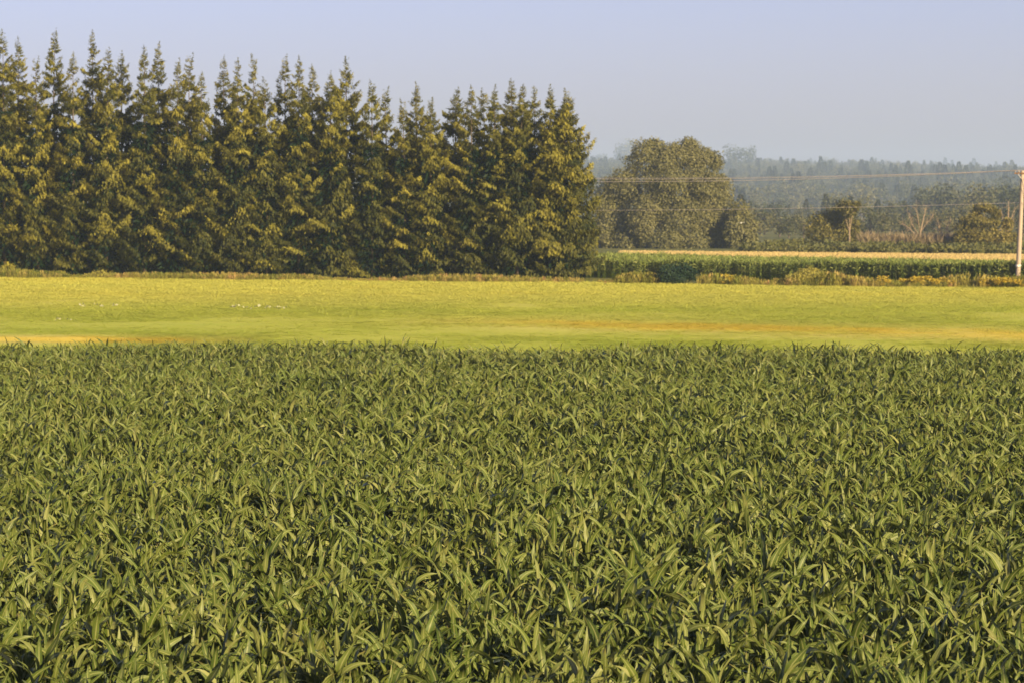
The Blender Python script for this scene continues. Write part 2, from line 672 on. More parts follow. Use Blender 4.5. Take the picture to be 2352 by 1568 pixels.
# ------------------------------------------------------------------ corn
def corn_leaf(L, W, el0, bend, bpos, twist, wave, seg=10, seed=0, side=0.0):
    """leaf in the local XZ plane, base at the origin, growing along +X; returns V, F, attrs"""
    r = np.random.default_rng(seed)
    t = np.linspace(0, 1, seg + 1)
    k = 1 / (1 + np.exp(-(t - bpos) / 0.13))
    k = (k - k[0]) / (k[-1] - k[0])
    el = el0 - bend * k + r.normal(0, 0.05, seg + 1)
    az = side * t ** 1.5
    ds = L / seg
    P = np.zeros((seg + 1, 3))
    for i in range(1, seg + 1):
        e = 0.5 * (el[i] + el[i - 1])
        a = 0.5 * (az[i] + az[i - 1])
        P[i] = P[i - 1] + ds * np.array([math.cos(e) * math.cos(a), math.cos(e) * math.sin(a), math.sin(e)])
    wd = W * np.minimum(1, 0.45 + t / 0.22 * 0.55) * (1 - np.clip((t - 0.35) / 0.65, 0, 1) ** 1.7)
    wd[-1] = 0.004
    ph = r.uniform(0, 6.28, 2)
    V, mid, alo = [], [], []
    for i in range(seg + 1):
        T = np.array([math.cos(el[i]) * math.cos(az[i]), math.cos(el[i]) * math.sin(az[i]), math.sin(el[i])])
        S = np.array([-math.sin(az[i]), math.cos(az[i]), 0.0])
        Nn = np.cross(T, S)
        tw = twist * t[i] ** 1.3 + 0.12 * math.sin(3 * t[i] + ph[0])
        S, Nn = S * math.cos(tw) + Nn * math.sin(tw), Nn * math.cos(tw) - S * math.sin(tw)
        h = wd[i] / 2
        fold = 0.42 * (1 - 0.6 * t[i])
        w1 = wave * h * math.sin(t[i] * 11 + ph[0])
        w2 = wave * h * math.sin(t[i] * 12.5 + ph[1])
        V += [P[i] + S * h - Nn * (-fold * h + w1), P[i], P[i] - S * h - Nn * (-fold * h + w2)]
        mid += [1, 0, 1]
        alo += [t[i]] * 3
    F = []
    for i in range(seg):
        a = i * 3
        F += [(a, a + 1, a + 4, a + 3), (a + 1, a + 2, a + 5, a + 4)]
    return np.array(V), np.array(F), np.array(mid, float), np.array(alo, float)


LEAVES = []      # (V, F, mid, along, class)
rl = np.random.default_rng(3)
for i in range(14):   # upright young blades of the whorl
    LEAVES.append((*corn_leaf(rl.uniform(.40, .66), rl.uniform(.062, .09), R(rl.uniform(58, 87)), R(rl.uniform(-10, 80)), rl.uniform(.55, .8), rl.uniform(-1.6, 1.6), .30, seed=i, side=rl.uniform(-.6, .6)), 0))
for i in range(18):   # arching blades
    LEAVES.append((*corn_leaf(rl.uniform(.50, .82), rl.uniform(.075, .108), R(rl.uniform(42, 74)), R(rl.uniform(5, 108)), rl.uniform(.35, .75), rl.uniform(-2.4, 2.4), .42, seed=20 + i, side=rl.uniform(-1.1, 1.1)), 1))
for i in range(8):   # wide lower blades
    LEAVES.append((*corn_leaf(rl.uniform(.78, 1.0), rl.uniform(.09, .115), R(rl.uniform(35, 55)), R(rl.uniform(50, 110)), rl.uniform(.35, .55), rl.uniform(-.8, .8), .22, seed=40 + i, side=rl.uniform(-.5, .5)), 2))
CLS = {c: [i for i, l in enumerate(LEAVES) if l[4] == c] for c in (0, 1, 2)}
LT = rl.random(len(LEAVES)) ** 2.0 * .95
leaf_meshes = []
for i, (V, F, mid, alo, c) in enumerate(LEAVES):
    dry = np.clip((alo - 0.8) * 5, 0, 1) * (0.7 if i % 6 == 2 else 0.0)
    leaf_meshes.append(mk_mesh('leaf', V, F, [M['corn']], True, attrs={'mid': ('FLOAT', mid), 'along': ('FLOAT', alo), 'dry': ('FLOAT', dry), 'ltint': ('FLOAT', np.full(len(V), LT[i]))}))
STALK_H = 1.72
sV, sQ, sT = tube([(0, 0, 0), (0, 0, .6), (.01, 0, 1.2), (0, .01, STALK_H)], [.02, .018, .014, .008], 6)
stalk_mesh = mk_mesh('stalk', sV, [sQ, sT], [M['stalk']], True)
DEFS = []
for k in range(24):
    d = []
    plane = rl.uniform(0, 6.28)
    hs = np.linspace(0.70, 1.50, 6) + rl.normal(0, .03, 6)
    for j, h in enumerate(hs):
        c = 2 if j < 2 else 1
        d.append((int(rl.choice(CLS[c])), h, plane + math.pi * j + rl.normal(0, .45), rl.uniform(.88, 1.1)))
    for j in range(4):
        d.append((int(rl.choice(CLS[0])), 1.50 + .06 * j + rl.normal(0, .02), plane + 2.2 * j + rl.normal(0, .5), rl.uniform(.82, 1.12)))
    DEFS.append(d)


def plant_variant(d):
    parts, mids, alos, drys, lts = [(sV, [sQ, sT])], [np.full(len(sV), .5)], [np.zeros(len(sV))], [np.zeros(len(sV))], [np.zeros(len(sV))]
    for li, h, a, s in d:
        V, F, mid, alo, c = LEAVES[li]
        ca, sa = math.cos(a), math.sin(a)
        Rm = np.array([[ca, -sa, 0], [sa, ca, 0], [0, 0, 1]])
        parts.append(((V * s) @ Rm.T + np.array([0, 0, h]), [F]))
        mids.append(mid)
        alos.append(alo)
        lts.append(np.full(len(V), LT[li]))
        drys.append(np.clip((alo - 0.8) * 5, 0, 1) * (0.7 if li % 6 == 2 else 0.0))
    V, F = join(parts)
    return dict(V=V, F=F, fm=[0] * len(F), attrs={'mid': np.concatenate(mids), 'along': np.concatenate(alos), 'dry': np.concatenate(drys), 'ltint': np.concatenate(lts)})


CV = [plant_variant(d) for d in DEFS]

# planting: rows run obliquely away from the camera
row_a = R(62)
ux, uy = np.array([math.cos(row_a), math.sin(row_a)]), np.array([-math.sin(row_a), math.cos(row_a)])
pu = np.arange(-40, 160, 0.175)
pv = np.arange(-70, 90, 0.62)
U, Vv = np.meshgrid(pu, pv)
U = U + rng.normal(0, .05, U.shape)
Vv = Vv + rng.normal(0, .07, U.shape)
X = (U * ux[0] + Vv * uy[0]).ravel()
Y = (U * ux[1] + Vv * uy[1]).ravel()
half = 0.183 * Y + 5
keep = (Y > 25.5) & (np.abs(X) < half) & (Y < corn_far(X)) & (rng.random(len(X)) > 0.04)
X, Y = X[keep], Y[keep]
hs = 1.0 + 0.055 * smooth_noise(X, Y, 6, 21) + 0.05 * smooth_noise(X, Y, 2.0, 22) + rng.normal(0, .045, len(X)) + .08 * (rng.random(len(X)) < .04)
pk = rng.integers(0, len(CV), len(X))
rz = rng.uniform(0, 6.283, len(X))
tilt = rng.normal(0, .08, (len(X), 2))
u, v = px_of(X, Y, CANOPY - 0.1)
inframe = (u > 6) & (u < 2346) & (v < 1552)
idx = np.where(inframe)[0]
near = idx[np.argsort(Y[idx])[:300]]
rest = np.ones(len(X), bool)
rest[near] = False
LAB = 'tall green corn plant with arching pointed leaves in the nearest rows of the field'
for i in near:
    p = empty('corn_plant', (X[i], Y[i], 0.0), rz[i])
    p.rotation_euler = (tilt[i, 0], tilt[i, 1], rz[i])
    p.scale = (hs[i],) * 3
    tag(p, LAB, 'corn plant', 'corn plants in the nearest rows')
    link('stalk', stalk_mesh, p)
    for li, h, a, s in DEFS[pk[i]]:
        o = link('leaf', leaf_meshes[li], p, (0, 0, h))
        o.rotation_euler = (0, 0, a)
        o.scale = (s, s, s)
scatter('corn_field', CV, np.stack([X, Y, 0 * X], 1)[rest], np.column_stack([tilt, rz])[rest], hs[rest], pk[rest], 0 * X[rest],
        [M['corn']], 'dense green corn field filling the near ground behind the first rows', 'corn')

# the second corn field beyond the meadow
xs2 = rng.uniform(4, 75, 9500)
dp = rng.random(9500) ** 1.25 * np.clip(40 - 28 * (xs2 - 10) / 40, 10, 42)
ys2 = corn2_near(xs2) + 1.0 + dp
k2 = np.abs(xs2) < 0.183 * ys2 + 4
xs2, ys2 = xs2[k2], ys2[k2]
N2 = len(xs2)
scatter('far_corn_field', CV, np.stack([xs2, ys2, 0 * xs2], 1), np.column_stack([rng.normal(0, .05, (N2, 2)), rng.uniform(0, 6.28, N2)]),
        (1.05 + .05 * smooth_noise(xs2, ys2, 7, 31) + rng.normal(0, .04, N2)), rng.integers(0, len(CV), N2), 0 * xs2, [M['corn_sunlit']],
        'dark green band of corn across the far side of the meadow', 'corn')


# ------------------------------------------------------------------ grass tufts
def tuft(nb, h, spread, width, lean, seed, head=False):
    r = np.random.default_rng(seed)
    Vs, Fq, Ft, al = [], [], [], []
    off = 0
    for b in range(nb):
        a = r.uniform(0, 6.28)
        rr = spread * math.sqrt(r.random())
        p0 = np.array([rr * math.cos(a), rr * math.sin(a), 0])
        hh = h * r.uniform(.55, 1.1)
        la = r.uniform(0, 6.28)
        ld = np.array([math.cos(la), math.sin(la), 0]) * lean * hh * r.uniform(.2, 1.2)
        sd_ = np.array([-math.sin(la + .4), math.cos(la + .4), 0]) * width / 2
        p1 = p0 + ld * .35 + np.array([0, 0, hh * .6])
        p2 = p0 + ld + np.array([0, 0, hh])
        if head:
            p3 = p2 + ld * .15 + np.array([0, 0, .05 * h])
            Vs += [p0 - sd_ * .6, p0 + sd_ * .6, p1 + sd_ * .6, p1 - sd_ * .6, p1 * .35 + p2 * .65 + sd_ * 2.2, p2, p1 * .35 + p2 * .65 - sd_ * 2.2]
            Fq += [(off, off + 1, off + 2, off + 3), (off + 3, off + 2, off + 4, off + 6)]
            Ft += [(off + 6, off + 4, off + 5)]
            al += [0, 0, .6, .6, 1, 1, 1]
            off += 7
        else:
            Vs += [p0 - sd_, p0 + sd_, p1 + sd_ * .8, p1 - sd_ * .8, p2]
            Fq += [(off, off + 1, off + 2, off + 3)]
            Ft += [(off + 3, off + 2, off + 4)]
            al += [0, 0, .6, .6, 1]
            off += 5
    return dict(V=np.array(Vs), F=[np.array(Fq), np.array(Ft)], fm=[0, 0], attrs={'along': np.array(al, float)})


GT = [tuft(38, 1.0, .46, .020, .55 + .15 * i, 100 + i) for i in range(4)] + [tuft(28, 1.0, .44, .017, .40, 120 + i, True) for i in range(4)]
NG = 170000
yy = 146 + (318 - 146) * rng.random(NG) ** 0.85
xx = rng.uniform(-1, 1, NG) * (0.183 * yy + 6)
g = (yy > corn_far(xx) + 30) & (yy < meadow_far(xx) + 2.5)
xx, yy = xx[g], yy[g]
tone = np.clip(meadow_tone(xx, yy) + rng.normal(0, .03, len(xx)), 0, 1)
tall = np.clip((yy - 165) / 120, 0, 1)
pkg = np.where(rng.random(len(xx)) < tall * .8, rng.integers(4, 8, len(xx)), rng.integers(0, 4, len(xx)))
hg = (.07 + .21 * tall ** 1.3) * rng.uniform(.7, 1.2, len(xx)) * (1 + .22 * smooth_noise(xx * .5, yy, 5, 42) + .2 * smooth_noise(xx, yy, 1.6, 43))
sg = rng.uniform(.85, 1.25, len(xx))
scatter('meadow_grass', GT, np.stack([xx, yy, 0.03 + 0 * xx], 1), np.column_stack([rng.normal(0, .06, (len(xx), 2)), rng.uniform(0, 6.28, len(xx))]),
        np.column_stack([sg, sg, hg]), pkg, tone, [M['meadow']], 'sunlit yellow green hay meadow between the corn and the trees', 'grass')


# ------------------------------------------------------------------ foliage of leaf sized faces
def rhombs(P, D, S, L, Wd):
    """centre-base points P, direction D, side S (unit), length L, width Wd -> V, F"""
    n = len(P)
    L = np.asarray(L).reshape(-1, 1)
    Wd = np.asarray(Wd).reshape(-1, 1)
    V = np.stack([P, P + D * L * .45 + S * Wd * .5, P + D * L, P + D * L * .45 - S * Wd * .5], 1).reshape(-1, 3)
    F = (np.arange(n)[:, None] * 4 + np.arange(4)[None])
    return V, F


def unit(a):
    return a / (np.linalg.norm(a, axis=-1, keepdims=True) + 1e-9)


def rand_dirs(r, n):
    return unit(r.normal(size=(n, 3)))


def conifer(r, H, r_low, expo, sparse, nb, nl, leaf=0.27, lean=0.0, slim=.2):
    """crown V,F,tint of one windbreak conifer, trunk at the origin: branches are plumes of hanging sprays"""
    h = H * (0.02 + 0.94 * r.random(nb) ** 0.95)
    h = np.concatenate([h, H - 7.5 * r.random(int(nb * .30)) ** 1.2 - .5])
    nb = len(h)
    t = h / H
    az = r.uniform(0, 2 * math.pi, nb)
    top = H - h
    rad = r_low * np.clip(1 - t ** expo, 0, 1) * r.uniform(.60, 1.12, nb)
    lit_plume = r.random(nb) < .13 + .40 * np.clip(t * 1.35, 0, 1)  # plumes painted as sunlit, fewer of them low on the tree
    rad = rad * np.where(lit_plume, 1.16, .96)
    rad = np.maximum(rad, 0.3 + 1.0 * (1 - t))
    rad = np.minimum(rad, 0.17 + slim * top ** 1.18 * r.uniform(.3, 1.55, nb))
    drop = (top > 1.8) & (r.random(nb) < sparse * np.clip(1.15 - (top - 2) / 13, 0, 1))
    h, az, rad, t, top, lit_plume = (a[~drop] for a in (h, az, rad, t, top, lit_plume))
    nb = len(h)
    rise = np.where(t > .7, r.uniform(.3, 1.0, nb), r.uniform(.0, .95, nb))
    cnt = np.clip((nl * np.clip(rad / 2.2, .13, 1.3) ** 1.2).astype(int), 6, None)
    bi = np.repeat(np.arange(nb), cnt)
    n = len(bi)
    s = r.uniform(.30, 1.0, n) ** .8
    ca, sa = np.cos(az[bi]), np.sin(az[bi])
    dirh = np.stack([ca, sa, np.zeros(n)], 1)
    side = np.stack([-sa, ca, np.zeros(n)], 1)
    rb = rad[bi]
    z = h[bi] + rb * (rise[bi] * s - .22 * s * s + .20 * s ** 4)
    wv = rb * .24 * np.sin(np.pi * np.clip(s * .95, 0, 1)) + .04
    off = np.clip(r.normal(0, 1, n), -1.7, 1.7) * wv
    P = dirh * (rb * s)[:, None] + side * off[:, None]
    P[:, 2] = z - np.abs(off) * .35 - r.random(n) * .12 * rb
    hang = r.random(n) < .70
    D = np.where(hang[:, None],
                 unit(np.stack([ca * .35, sa * .35, -np.ones(n)], 1) + r.normal(0, .28, (n, 3))),
                 unit(dirh * 1.0 + side * np.sign(off)[:, None] * .5 + np.array([0, 0, .25]) + r.normal(0, .25, (n, 3))))
    # sprays of one plume face much the same way
    pa = (az + r.normal(0, .55, nb))[bi]
    Sp = np.stack([-np.sin(pa), np.cos(pa), np.zeros(n)], 1) + r.normal(0, .38, (n, 3))
    S = unit(Sp - D * (Sp * D).sum(1, keepdims=True))
    small = np.clip(.35 + rb / 2.2, .34, 1.15) * np.clip(.45 + top[bi] / 5, .45, 1)
    L = leaf * r.uniform(.7, 1.6, n) * small
    V, F = rhombs(P, D, S, L, L * r.uniform(.28, .44, n))
    plume = np.where(lit_plume, r.uniform(.7, 1, nb), r.uniform(0.0, .42, nb))[bi]
    tint = np.clip(.75 * s ** 1.3 * plume + .2 * r.random(n) + .18 * np.clip(t[bi] - .55, 0, 1), 0, 1)  # sunlight put into the tint: paler tips, lit plumes and treetop
    V[:, 0] += lean * (V[:, 2] / H) ** 2
    # inner fill foliage, crown shade painted in with the darkest tint
    ni = 1500
    hi = H * .66 * r.random(ni) ** 1.05 + .2
    ri = r_low * .55 * np.clip(1 - (hi / H) ** 1.5, .05, 1) * np.sqrt(r.random(ni))
    ai = r.uniform(0, 6.283, ni)
    Pi = np.column_stack([ri * np.cos(ai) + lean * (hi / H) ** 2, ri * np.sin(ai), hi])
    Di = unit(np.column_stack([np.cos(ai), np.sin(ai), -.8 + 0 * ai]) + r.normal(0, .4, (ni, 3)))
    Vi, Fi = rhombs(Pi, Di, unit(np.cross(Di, rand_dirs(r, ni))), .75 * r.uniform(.6, 1.3, ni), .30 + 0 * ai)
    # leader, sometimes with a lower second one
    fat = r.uniform(.65, 1.45)
    bend = r.normal(0, .16, 2)
    tips = [(0.0, 0.0, H, 2.6)]
    for _ in range(r.integers(0, 3)):
        a_ = r.uniform(0, 6.283)
        tips.append((.7 * math.cos(a_), .7 * math.sin(a_), H - r.uniform(1.6, 4.0), 1.7))
    P2, D2, L2, W2 = [], [], [], []
    for ox, oy, ht, span in tips:
        nz = int(34 * span)
        tp = span * r.random(nz)
        zt = ht - tp
        a2 = r.uniform(0, 6.283, nz)
        D2.append(unit(np.column_stack([np.cos(a2), np.sin(a2), .9 - .35 * tp]) + r.normal(0, .25, (nz, 3))))
        P2.append(np.column_stack([lean * (zt / H) ** 2 + ox + bend[0] * (1 - tp / span), 0 * zt + oy, zt - .1]))
        whorl = .6 + .55 * (np.sin(zt * 7.0 + a_ if len(tips) > 1 else zt * 7.0) > -.2)
        L2.append((.14 + .19 * fat * tp * whorl * r.uniform(.5, 1.4, nz)))
        W2.append(.06 + .05 * tp)
    P2, D2, L2, W2 = np.vstack(P2), np.vstack(D2), np.concatenate(L2), np.concatenate(W2)
    V2, F2 = rhombs(P2, D2, unit(np.cross(D2, rand_dirs(r, len(P2)))), L2, W2)
    V, Fs = join([(V, [F]), (Vi, [Fi]), (V2, [F2])])
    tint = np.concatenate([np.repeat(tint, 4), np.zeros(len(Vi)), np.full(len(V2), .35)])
    return V, Fs, tint


def trunk_mesh(name, H, r0, mat, lean=0.0, r=None, limbs=()):
    zz = np.linspace(0, H, 7)
    parts = [(lambda q: (q[0], [q[1], q[2]]))(tube(np.column_stack([lean * (zz / H) ** 2, 0 * zz, zz]), r0 * (1 - zz / H * .93), 7))]
    for pth, rr in limbs:
        q = tube(pth, rr, 5)
        parts.append((q[0], [q[1], q[2]]))
    V, F = join(parts)
    return mk_mesh(name, V, F, [mat], True)


# tips of the windbreak, read from the photograph (2500-wide pixels), far end to open end
TIPS = [(-62, 92), (-28, 80), (7, 69), (44, 87), (87, 133), (133, 67), (178, 124), (225, 71), (264, 113), (296, 122), (353, 108), (385, 99), (434, 140),
        (461, 126), (491, 172), (545, 133), (581, 140), (619, 129), (645, 186), (696, 131), (730, 133), (762, 154), (807, 170),
        (845, 134), (908, 191), (939, 209), (983, 238), (1017, 197), (1052, 236), (1116, 209), (1151, 205), (1179, 213), (1208, 205), (1249, 189),
        (1278, 201), (1304, 203), (1345, 203), (1385, 213)]
ORD = ['first', 'second', 'third', 'fourth', 'fifth', 'sixth', 'seventh', 'eighth', 'ninth', 'tenth', 'eleventh', 'twelfth', 'thirteenth', 'fourteenth',
       'fifteenth', 'sixteenth', 'seventeenth', 'eighteenth', 'nineteenth', 'twentieth']
ORD += ['twenty-' + o for o in ORD[:9]] + ['thirtieth'] + ['thirty-' + o for o in ORD[:9]]
nT = len(TIPS)
LOOK = {5: 'tallest windbreak conifer with thick ragged spire', 7: 'very tall windbreak conifer with a narrow leader', 23: 'windbreak conifer whose tip stands well above its neighbours',
        33: 'broad topped windbreak conifer', 37: 'full crowned conifer closing the open end of the windbreak beside the round willow', 17: 'dark dense spired windbreak conifer'}
for i, (tx, ty) in enumerate(TIPS):
    px, py = tx * .9408, ty * .9408
    D = 313 - 11 * (px / 1310) + (1.9 if i % 2 else -1.2)
    if i == nT - 1:
        D = 301.5
    tip = at_y(px, py, D)
    H = tip[2]
    r = np.random.default_rng(500 + i)
    lean = r.normal(0, .25)
    last = i == nT - 1
    bx = tip[0] - lean
    q = empty('conifer_tree', (bx, D, 0))
    n_end = nT - i
    look = LOOK.get(i)
    if look is None:
        look = ('slim windbreak conifer' if i % 3 == 0 else 'tall windbreak conifer' if py < 140 else 'shorter windbreak conifer') + (' with a sparse see-through top' if i in (3, 8, 12, 14, 24, 30, 31) else ' with a pointed top')
    if i != nT - 1:
        look += ', ' + ORD[n_end - 1] + ' spire from the open end'
    tag(q, look, 'conifer', 'conifers in the windbreak row')
    sparse = .6 if i in (3, 8, 12, 14, 24, 30, 31) else .36
    rl_ = 4.3 if last else r.uniform(2.7, 3.7)
    V, F, ti = conifer(r, H, rl_, 2.3 if last else r.uniform(1.7, 2.6), .15 if last else sparse, 235 if last else 185, 190, lean=lean, slim=.26 if last else (.27, .35, .21, .38)[(i * 7 + i // 5) % 4])
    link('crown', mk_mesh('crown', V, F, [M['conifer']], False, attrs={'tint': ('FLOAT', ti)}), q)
    link('trunk', trunk_mesh('trunk', H * .94, .24, M['conifer_bark'], lean), q)


def sub_lobes(r, lobes, k, size):
    out = []
    for l in lobes:
        c, rad = np.array(l[:3]), np.array(l[3:])
        out.append(tuple(c) + tuple(rad * .92))
        for d in rand_dirs(r, k):
            d[1] = -abs(d[1]) if r.random() < .65 else d[1]
            p = c + d * rad * r.uniform(.5, .8)
            if p[2] > .3:
                q = size * r.uniform(.7, 1.3)
                out.append((p[0], p[1], p[2], rad[0] * q, rad[1] * q, rad[2] * q * r.uniform(.9, 1.5)))
    return out


def blob_foliage(r, lobes, n, leaf, droop=0.3, shell=.55):
    """lobes: (cx,cy,cz,rx,ry,rz); leaves crowd the outer shell of each lobe, gaps between"""
    vol = np.array([l[3] * l[5] for l in lobes])
    pick = r.choice(len(lobes), n, p=vol / vol.sum())
    Lb = np.array(lobes)[pick]
    d = rand_dirs(r, n)
    rr = 1 - shell * r.random(n) ** 1.6
    # lumps on the lobe
    lump = 1 + .16 * np.sin(d[:, 0] * 5 + pick) * np.cos(d[:, 2] * 6 + pick * 2) + .08 * np.sin(d[:, 1] * 11 + d[:, 2] * 9)
    P = Lb[:, :3] + d * Lb[:, 3:] * (rr * lump)[:, None]
    ok = P[:, 2] > .15
    P, d, pick, rr = P[ok], d[ok], pick[ok], rr[ok]
    n = len(P)
    D = unit(d * .5 + np.array([0, 0, -droop]) + r.normal(0, .6, (n, 3)))
    nn = unit(d + r.normal(0, .32, (n, 3)))
    S = unit(np.cross(D, nn))
    L = leaf * r.uniform(.6, 1.5, n)
    V, F = rhombs(P, D, S, L, L * r.uniform(.4, .7, n))
    lt = r.random(len(lobes))
    tint = np.clip(.5 * lt[pick] + .5 * r.random(n), 0, 1)
    return V, [F], np.repeat(tint, 4)


def limbs_to(lobes, base_h, r0, r):
    out = []
    for l in lobes:
        a = np.array([0, 0, base_h * r.uniform(.5, 1)])
        b = np.array(l[:3])
        m = (a + b) / 2 + np.array([0, 0, -.08 * np.linalg.norm(b - a)])
        out.append(([a, m, b], [r0, r0 * .6, r0 * .2]))
    return out


def broad_tree(name, loc, lobes, n, leaf, mat, bark, label, cat, group=None, trunk_h=None, r0=.3, seed=0, droop=.3, shell=.55, sub=0):
    r = np.random.default_rng(seed)
    q = empty(name, loc)
    tag(q, label, cat, group)
    V, F, ti = blob_foliage(r, sub_lobes(r, lobes, sub, .38) if sub else lobes, n, leaf, droop, shell)
    link('crown', mk_mesh('crown', V, F, [mat], False, attrs={'tint': ('FLOAT', ti)}), q)
    top = max(l[2] for l in lobes)
    th = trunk_h or top * .8
    link('trunk', trunk_mesh('trunk', th, r0, bark, limbs=limbs_to(lobes, th * .7, r0 * .5, r)), q)
    return q


def lobes_px(cx_px, D, items):
    """items: (px, py, rx_px, rz_px, dy) in picture pixels -> lobes about the base at cx_px, distance D"""
    s = D / FPX
    out = []
    for px, py, rx, rz_, dy in items:
        p = at_y(px, py, D)
        out.append(((px - cx_px) * s, dy, p[2], rx * s, max(rx, rz_) * s * .85, rz_ * s))
    return out


# ------------------------------------------------------------------ the round willow and its neighbour
DW = 537
lb = lobes_px(1530, DW, [(1560, 360, 62, 42, 0), (1492, 372, 62, 44, -1), (1618, 368, 40, 36, 2), (1430, 430, 52, 46, -1), (1530, 425, 66, 52, -4), (1612, 430, 58, 48, -3),
                         (1648, 440, 40, 42, 0), (1405, 505, 56, 62, 0), (1392, 455, 40, 50, 1), (1390, 540, 40, 44, -1), (1480, 500, 56, 52, -5), (1560, 500, 58, 50, -6), (1625, 500, 52, 48, -4), (1660, 490, 36, 40, -2),
                         (1440, 555, 52, 38, -3), (1520, 560, 56, 34, -7), (1590, 560, 50, 32, -6), (1655, 545, 46, 38, -3), (1672, 520, 34, 40, -1), (1585, 338, 26, 22, 0), (1500, 340, 30, 22, 0)])
c = at_y(1530, 570, DW)
broad_tree('willow_tree', (c[0], DW, 0), lb, 112000, .38, M['broad'], M['far_bark'], 'big round olive tree standing alone behind the straw coloured strip', 'tree', r0=.6, seed=61, droop=.7, shell=.5, sub=5)
DW2 = 530
lb = lobes_px(1700, DW2, [(1698, 490, 26, 34, 0), (1712, 530, 30, 34, -1), (1682, 535, 26, 36, -2), (1722, 548, 18, 24, 0)])
c = at_y(1700, 570, DW2)
broad_tree('small_tree', (c[0], DW2, 0), lb, 6000, .5, M['broad'], M['far_bark'], 'low olive tree leaning on the flank of the big round tree', 'tree', r0=.25, seed=62, droop=.6, shell=.4, sub=6)

# ------------------------------------------------------------------ bushes and bare trees past the wheat
DB = 500
lb = lobes_px(1900, DB, [(1885, 515, 34, 30, 0), (1918, 505, 34, 32, 1), (1945, 520, 30, 34, 0), (1868, 540, 24, 24, -2), (1905, 548, 36, 24, -2), (1955, 550, 26, 22, -1), (1935, 495, 26, 18, 1)])
c = at_y(1900, 572, DB)
broad_tree('rounded_bush', (c[0], DB, 0), lb, 9000, .42, M['bush'], M['far_bark'], 'wide olive bush below the spindly tree, past the straw coloured strip', 'bush', r0=.22, seed=63, shell=.4, sub=6)
DS = 496
c = at_y(1951, 572, DS)
lb = lobes_px(1951, DS, [(1950, 474, 18, 12, 0), (1936, 470, 14, 9, .5), (1964, 472, 14, 9, -.5), (1948, 489, 16, 9, 0), (1960, 484, 10, 10, 1)])
broad_tree('spindly_tree', (c[0], DS, 0), lb, 1500, .4, M['bush'], M['barewood'], 'spindly tree with a small flat crown on a pale stem above the wide bush', 'tree', trunk_h=8.2, r0=.2, seed=64, shell=.8)
DR = 488
lb = lobes_px(2255, DR, [(2262, 478, 28, 10, 0), (2240, 492, 16, 14, 0), (2285, 490, 14, 14, 0), (2235, 508, 34, 14, -1), (2212, 530, 26, 22, -1), (2270, 512, 26, 10, -1), (2245, 545, 40, 22, -2),
                         (2290, 545, 34, 24, -1), (2205, 556, 22, 16, -2), (2325, 552, 26, 20, 0), (2316, 515, 14, 14, 1)])
c = at_y(2255, 574, DR)
broad_tree('layered_bush', (c[0], DR, 0), lb, 12000, .38, M['bush'], M['barewood'], 'tall layered bush with tan arching stems beside the pole', 'bush', r0=.22, seed=65, shell=.4, sub=5)


def bare_tree(loc, tips, base_r, label, seed, twigs=60, cat='bare tree', lean_top=None):
    """a leafless tree; tips are main branch ends relative to the base"""
    r = np.random.default_rng(seed)
    q = empty('bare_tree', loc)
    tag(q, label, cat)
    parts = []
    main = np.array(tips[0], float)
    path = [np.zeros(3), main * .35 + r.normal(0, .08, 3), main * .7 + r.normal(0, .12, 3), main]
    V, a, b = tube(path, [base_r, base_r * .75, base_r * .5, base_r * .15], 7)
    link('trunk', mk_mesh('trunk', V, [a, b], [M['barewood']], True), q)
    ends = []
    for tp in tips[1:]:
        tp = np.array(tp, float)
        f = r.uniform(.2, .45)
        s0 = main * f
        m = s0 * .5 + tp * .5 + r.normal(0, .2, 3)
        V, a, b = tube([s0, m, tp], [base_r * .5, base_r * .32, base_r * .1], 5)
        link('branch', mk_mesh('branch', V, [a, b], [M['barewood']], True), q)
        ends.append((s0, tp))
    ends.append((main * .4, main))
    for k in range(twigs):
        s0, tp = ends[r.integers(len(ends))]
        f = r.uniform(.35, 1)
        p = s0 * (1 - f) + tp * f
        d = unit(unit(tp - s0) * .7 + r.normal(0, .6, 3) + np.array([0, 0, .25]))
        ln = r.uniform(.6, 1.7)
        V, a, b = tube([p, p + d * ln * .5 + r.normal(0, .06, 3), p + d * ln], [.035, .022, .01], 3, False)
        parts.append((V, [a]))
    V, F = join(parts)
    link('twigs', mk_mesh('twigs', V, F, [M['barewood']], True), q)['kind'] = 'stuff'
    return q


DD = 495
c = at_y(2104, 572, DD)
bare_tree((c[0], DD, 0), [(1.7, 0, 7.6), (-1.6, .3, 7.2), (-.2, -.4, 8.0), (3.0, .5, 6.2), (-2.8, -.3, 5.2)], .24, 'pale leafless tree leaning to one side, its forked trunk catching the sun', 71, 110)
c = at_y(2150, 572, DD - 4)
bare_tree((c[0], DD - 4, 0), [(2.6, 0, 5.6), (.4, .3, 5.0), (3.4, -.3, 4.2)], .15, 'smaller leafless tree slanting next to the pale forked one', 72, 70)
c = at_y(2312, 572, 490)
bare_tree((c[0], 490, 0), [(.3, 0, 8.6), (-.9, .3, 7.0), (1.4, .2, 7.4), (1.0, -.3, 5.0)], .26, 'upright bare snag with orange lit bark close to the utility pole', 73, 70)
c = at_y(1990, 572, 492)
bare_tree((c[0], 492, 0), [(.5, 0, 3.2), (-.6, .2, 2.4), (1.0, 0, 2.2)], .08, 'short bare sapling at the edge of the wide olive bush', 74, 30)


